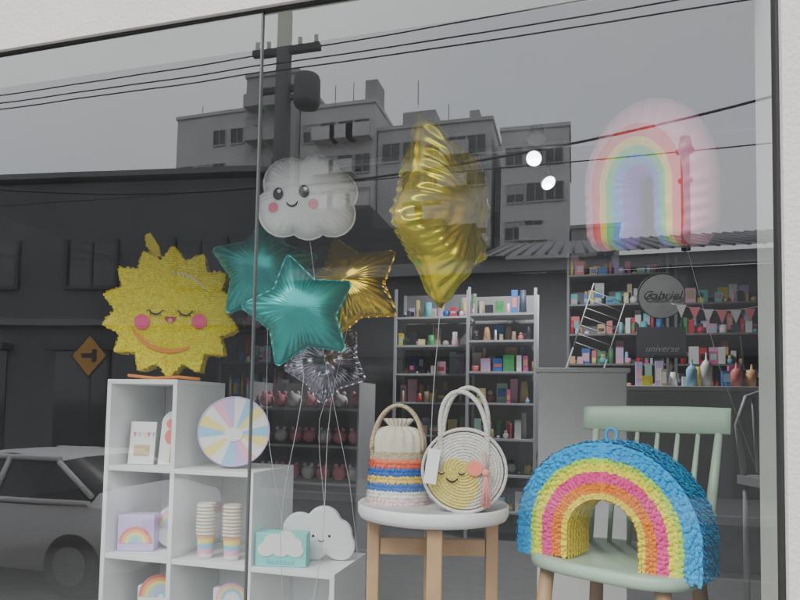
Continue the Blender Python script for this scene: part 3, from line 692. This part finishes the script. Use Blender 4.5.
# ---------------------------------------------------------------- street side (behind the camera, seen in the glass)
def conc(n,v,tint=(1,1,1)): return mat(n,(v*tint[0],v*tint[1],v*tint[2],1),.85,var=.15,scale=.6,bump=.2,bscale=4)
WG=mat('window_dark',(.03,.032,.035,1),.08,spec=.8); FR=mat('window_frame',(.45,.45,.45,1),.6)
def facade(m,x0,x1,yf,z0,z1,cols,rows,ww,wh,mg=1,mf=2,bal=None,skip=.0):
    dx=(x1-x0)/cols; dz=(z1-z0)/rows
    for i in range(cols):
        for j in range(rows):
            if random.random()<skip: continue
            cx=x0+dx*(i+.5)+random.uniform(-.05,.05)*dx; cz=z0+dz*(j+.5)
            m.box(cx-ww/2,cx+ww/2,yf+.001,yf+.02,cz-wh/2,cz+wh/2,mg)
            f=.07
            m.box(cx-ww/2-f,cx-ww/2,yf+.001,yf+.09,cz-wh/2-f,cz+wh/2+f,mf); m.box(cx+ww/2,cx+ww/2+f,yf+.001,yf+.09,cz-wh/2-f,cz+wh/2+f,mf)
            m.box(cx-ww/2,cx+ww/2,yf+.001,yf+.10,cz-wh/2-f*2,cz-wh/2,mf); m.box(cx-ww/2,cx+ww/2,yf+.001,yf+.08,cz+wh/2,cz+wh/2+f,mf)
            m.box(cx-.03,cx+.03,yf+.021,yf+.06,cz-wh/2,cz+wh/2,mf)
            if random.random()<.35: m.box(cx-ww/2,cx+ww/2,yf+.021,yf+.04,cz+wh*random.uniform(-.1,.3),cz+wh/2,mf)
            if bal and random.random()<bal: 
                m.box(cx-ww*.8,cx+ww*.8,yf+.11,yf+1.1,cz-wh/2-.35,cz-wh/2-.2,0); m.box(cx-ww*.8,cx+ww*.8,yf+1.02,yf+1.1,cz-wh/2-.199,cz-wh/2+.7,0)
AP=empty('apartment_building')
def block(x0,x1,yf,z1,v,cols,rows,zw0=9,ww=1.3,wh=1.3,bal=None,depth=12,skip=.12):
    m=MB(); m.box(x0,x1,yf-depth,yf,-.02,z1); m.box(x0-.12,x1+.12,yf-depth,yf+.15,z1+.001,z1+.28)
    facade(m,x0+.3,x1-.3,yf,zw0,z1-.6,cols,rows,ww,wh,bal=bal,skip=skip)
    m.obj('block',[conc('render_%d'%int(v*100),v,(1,.985,.95)),WG,FR],AP)
block(-33.8,-26.7,-45,26.5,.66,4,6,ww=1.1,wh=1.2)
block(-26.6,-21.7,-44.2,28.9,.50,2,7,ww=1.2,wh=1.3,bal=.5)
block(-21.6,-15.2,-45,26.1,.70,4,6,ww=1.2,wh=1.4,bal=.5)
block(-15.1,-6.0,-45.6,24.0,.58,5,6,ww=1.4,wh=1.4,bal=.4)
block(-5.9,-5.3,-47,20.5,.3,1,3,ww=.3)
block(-5.2,-.3,-45,22.7,.68,3,4,ww=1.2,wh=1.3,bal=.3,zw0=11)
block(-.2,3.5,-50,16.5,.5,2,2,zw0=11)
m=MB(); m.box(-16.4,-15.4,-48,-46,26.4,28.6); m.box(-24.5,-22.8,-50,-47,29.2,31); m.box(-13.5,-10.8,-50,-47,24.3,26); m.box(-3.6,-2.2,-50,-48,23,24.3); m.box(-30.5,-29.4,-50,-48,26.8,28.4); m.box(-8,-7.2,-48,-47,24.3,25.6)
for x,z in ((-32,26.8),(-19,26.4),(-17.4,26.4),(-12,26),(-9.5,24.3)): m.cyl((x,-46,z),(x,-46,z+random.uniform(1,2.2)),.04,n=6)
m.obj('roof_structures',[conc('render_45',.48)],AP)
for i,(x0,x1,y,z) in enumerate([(-75,-60,-80,22),(-58,-36,-70,13),(5,20,-75,13),(24,40,-60,10)]):
    e=empty('distant_building'); m=MB(); m.box(x0,x1,y-10,y,-.02,z); facade(m,x0,x1,y,1,z-.5,5,5,1.4,1.4); m.obj('block',[conc('render_far',.4),WG,FR],e)
DB=empty('two_storey_building',(1.817,-1.217,0),(0,0,rad(-8))); m=MB(); dk=conc('dark_render',.12,(1,1,1.03))
m.box(-26,-7.8,-24,-13.6,-.02,8.0,0); m.box(-26.1,-7.7,-24,-13.4,8.101,8.25,3)
m.box(-7.79,-7.5,-20,-13.5,-.02,8.1,0)
for x in (-25,-22.5,-19.2,-15.9,-12.95,-9.8): 
    m.box(x-.7,x+.7,-13.599,-13.57,5.1,6.3,1)
    m.box(x-.8,x-.7,-13.599,-13.5,5.0,6.4,2); m.box(x+.7,x+.8,-13.599,-13.5,5.0,6.4,2); m.box(x-.7,x+.7,-13.599,-13.48,5.0,5.1,2); m.box(x-.03,x+.03,-13.569,-13.53,5.1,6.3,2)
for x in (-22,-17,-12.3): m.box(x-1.6,x+1.6,-13.599,-13.56,.15,3.3,1); m.box(x-1.75,x+1.75,-13.599,-13.2,3.32,3.5,2); m.box(x-.04,x+.04,-13.559,-13.5,.15,3.3,2)
m.box(-26,-7.8,-13.599,-13.35,4.0,4.18,3); m.box(-10.1,-9.2,-13.599,-13.52,.15,2.4,2)
m.obj('walls',[dk,WG,mat('dark_frame',(.05,.05,.05,1),.6),conc('parapet',.2)],DB)
LB=empty('single_storey_shop_row'); m=MB()
m.box(-7.4,22,-26,-13.7,-.02,5.2,0)
m.box(-7.4,22,-13.7,-13.5,5.21,5.5,3)
for i in range(14): 
    x=-6.3+i*2.1; m.box(x-.85,x+.85,-13.699,-13.66,.15,3.0,1); m.box(x-.04,x+.04,-13.659,-13.6,.15,3.0,2)
    if i%3: m.box(x-1,x+1,-13.699,-12.9,3.15,3.3,2)
b=len(m.v); 
m.v+=[Vector(p) for p in [(-2.2,-13.3,5.55),(22,-13.3,5.55),(22,-20,7.6),(-2.2,-20,7.6),(-2.2,-20,5.3)]]; m.face([b,b+1,b+2,b+3],4); m.face([b,b+3,b+4],0)
for i in range(80): 
    x=-2.1+i*.3; m.tube([(x,-13.28,5.56),(x,-20,7.61)],.035,4,6)
m.box(-7.4,-2.3,-20,-13.75,5.51,6.5,0); m.box(-7.0,-5.2,-19,-14.5,6.51,7.3,0)
m.obj('walls',[conc('dim_render',.12),WG,MC['dark_frame'],conc('light_trim',.34),mat('metal_roof',(.24,.24,.25,1),.6)],LB)
m=MB(); m.cyl((2.5,-14.2,5.7),(2.5,-14.2,8.0),.10); m.cyl((2.5,-14.2,8.0),(2.5,-14.2,8.05),.2); m.cyl((2.5,-14.2,8.12),(2.5,-14.2,8.35),.15,.11); m.cyl((2.5,-14.2,7.3),(2.5,-14.2,7.36),.16); m.obj('roof_vent_pipe',[mat('vent_metal',(.16,.16,.17,1),.7)],LB)
UP=empty('utility_pole',(-6.45,-11.55,.15)); m=MB(); m.tube([(0,0,0),(0,0,10.9)],[.24,.17],0,20)
m.box(-.9,.9,-.07,.07,9.9,10.05,1); m.box(-.6,.6,-.06,.06,9.0,9.12,1)
for x in (-.8,-.4,.4,.8): m.cyl((x,0,10.05),(x,0,10.25),.05,m=1,n=10)
m.obj('pole',[conc('pole_concrete',.14),mat('dark_steel',(.06,.06,.06,1),.6)],UP)
m=MB(); m.lathe([(.01,0),(.26,.02),(.3,.1),(.3,.62),(.27,.72),(.08,.8),(.01,.8)],(.62,.05,8.55),n=24); m.box(.1,.5,-.05,.05,8.8,8.9); m.obj('transformer',[mat('transformer_grey',(.12,.12,.12,1),.6)],UP)
def cable(name,pts,r):
    P=[Vector(p) for p in pts]; out=[]
    K=40; x0_,x1=P[0].x,P[-1].x
    for i in range(K+1):
        x=x0_+(x1-x0_)*i/K; z=0
        for a in range(len(P)):
            l=1
            for b in range(len(P)):
                if a!=b: l*=(x-P[b].x)/(P[a].x-P[b].x)
            z+=l*P[a].z
        out.append((x,P[0].y+(P[-1].y-P[0].y)*i/K,z))
    MB().tube(out,r,0,6).obj(name,[RUB])
cable('overhead_wire',[(-26,-8,7.9),(-3.85,-8,7.55),(20,-8,8.4)],.013)
cable('overhead_wire',[(-26,-8.1,8.2),(-3.85,-8.1,7.74),(20,-8.1,8.9)],.013)
cable('overhead_wire',[(-20,-9,8.3),(-4.98,-9,5.95),(2.94,-9,6.72)],.022)
cable('overhead_wire',[(2.94,-9,6.72),(9,-9,7.9),(15,-9,9.5)],.022)
cable('overhead_wire',[(-26,-10,6.9),(-6,-10,6.35),(12,-10,6.6)],.012)
cable('overhead_wire',[(-26,-12,10.6),(-6.5,-11.6,10.4),(20,-12,12.0)],.018)
e=empty('traffic_sign',(-10.25,-10.0,.0))
zc=2.93; m=MB(); m.cyl((0,-.04,0),(0,-.04,3.3),.035,m=1,n=10)
h=.36; q=[(0,zc-h*1.4),(h*1.4,zc),(0,zc+h*1.4),(-h*1.4,zc)]
m.prism(q,-.005,.01,2); q2=[(x*.88,zc+(z-zc)*.88) for x,z in q]; m.prism(q2,.011,.014,0)
m.box(-.2,.2,.0145,.018,zc-.05,zc+.05,2); m.box(.08,.2,.0185,.02,zc-.14,zc+.14,2)
m.obj('plate',[mat('sign_orange',(.70,.33,.03,1),.5),MC['dark_steel'],BLACK],e)
def car(loc,rot,col):
    e=empty('parked_car',loc,(0,0,rot)); m=MB()
    S=[(-2.05,.38,.62,.64,.70,.66),(-1.95,.26,.78,.82,.80,.74),(-1.3,.22,.86,.93,.84,.76),(-1.0,.22,.88,.95,.84,.74),(-.35,.22,.88,1.34,.85,.62),(.3,.22,.88,1.38,.85,.62),(.95,.22,.89,1.32,.85,.62),(1.5,.22,.90,1.02,.84,.70),(1.95,.28,.88,.93,.80,.72),(2.1,.38,.60,.64,.74,.68)]
    for x,zb,zm,zt,wb,wt in S:
        m.v+=[Vector(p) for p in [(x,-wb*.96,zb),(x,-wb,zm*.6),(x,-wb,zm),(x,-wt,zt),(x,-wt*.5,zt+.02),(x,wt*.5,zt+.02),(x,wt,zt),(x,wb,zm),(x,wb,zm*.6),(x,wb*.96,zb)]]
    for i in range(len(S)-1):
        for k in range(10):
            k2=(k+1)%10; mi=0
            if k in(2,6) and 3<=i<=6: mi=1
            if k in(3,4,5) and i in(3,6): mi=1
            m.face([i*10+k,(i+1)*10+k,(i+1)*10+k2,i*10+k2],mi,k not in(2,6,9))
    m.face(list(range(10))); m.face([(len(S)-1)*10+k for k in range(10)][::-1])
    o=m.obj('body',[col,mat('car_window',(.01,.01,.012,1),.25,spec=.3)],e)
    m=MB()
    for sy in (-1,1):
        for (xa,za,xb,zb) in [(-1.0,.96,-.35,1.33),(-.35,1.34,.95,1.34),(.95,1.31,1.5,1.0),(-1.0,.91,1.5,.93),(.28,.9,.3,1.36)]:
            fa=lambda z:.86-(z-.88)*.46
            m.cyl((xa,sy*fa(za),za),(xb,sy*fa(zb),zb),.03,n=6)
        for x in (-1.28,1.32): m.cyl((x,sy*.70,.31),(x,sy*.865,.31),.31,m=1,n=28); m.cyl((x,sy*.866,.31),(x,sy*.875,.31),.19,m=2,n=20)
        m.box(-.05,.12,sy*.86-.01,sy*.86+.01,.78,.80,1); m.box(-.75,-.6,sy*.93-.05,sy*.93+.05,.92,1.02,0)
        m.box(-2.02,-1.9,sy*.62-.12,sy*.62+.12,.6,.72,3); m.box(2.0,2.09,sy*.6-.12,sy*.6+.12,.64,.78,4)
    m.obj('trim',[col,mat('tyre_rubber',(.02,.02,.02,1),.8),mat('alloy',(.4,.4,.4,1),.3,.8),mat('headlight',(.6,.6,.6,1),.2),mat('taillight',(.4,.02,.02,1),.3)],e)
car((-6.15,-4.75,0),0,mat('silver_paint',(.72,.72,.72,1),.4,.0,var=.02))
car((-12.5,-4.75,0),0,mat('dark_paint',(.05,.05,.07,1),.3,.2,var=.02))
print('ok')
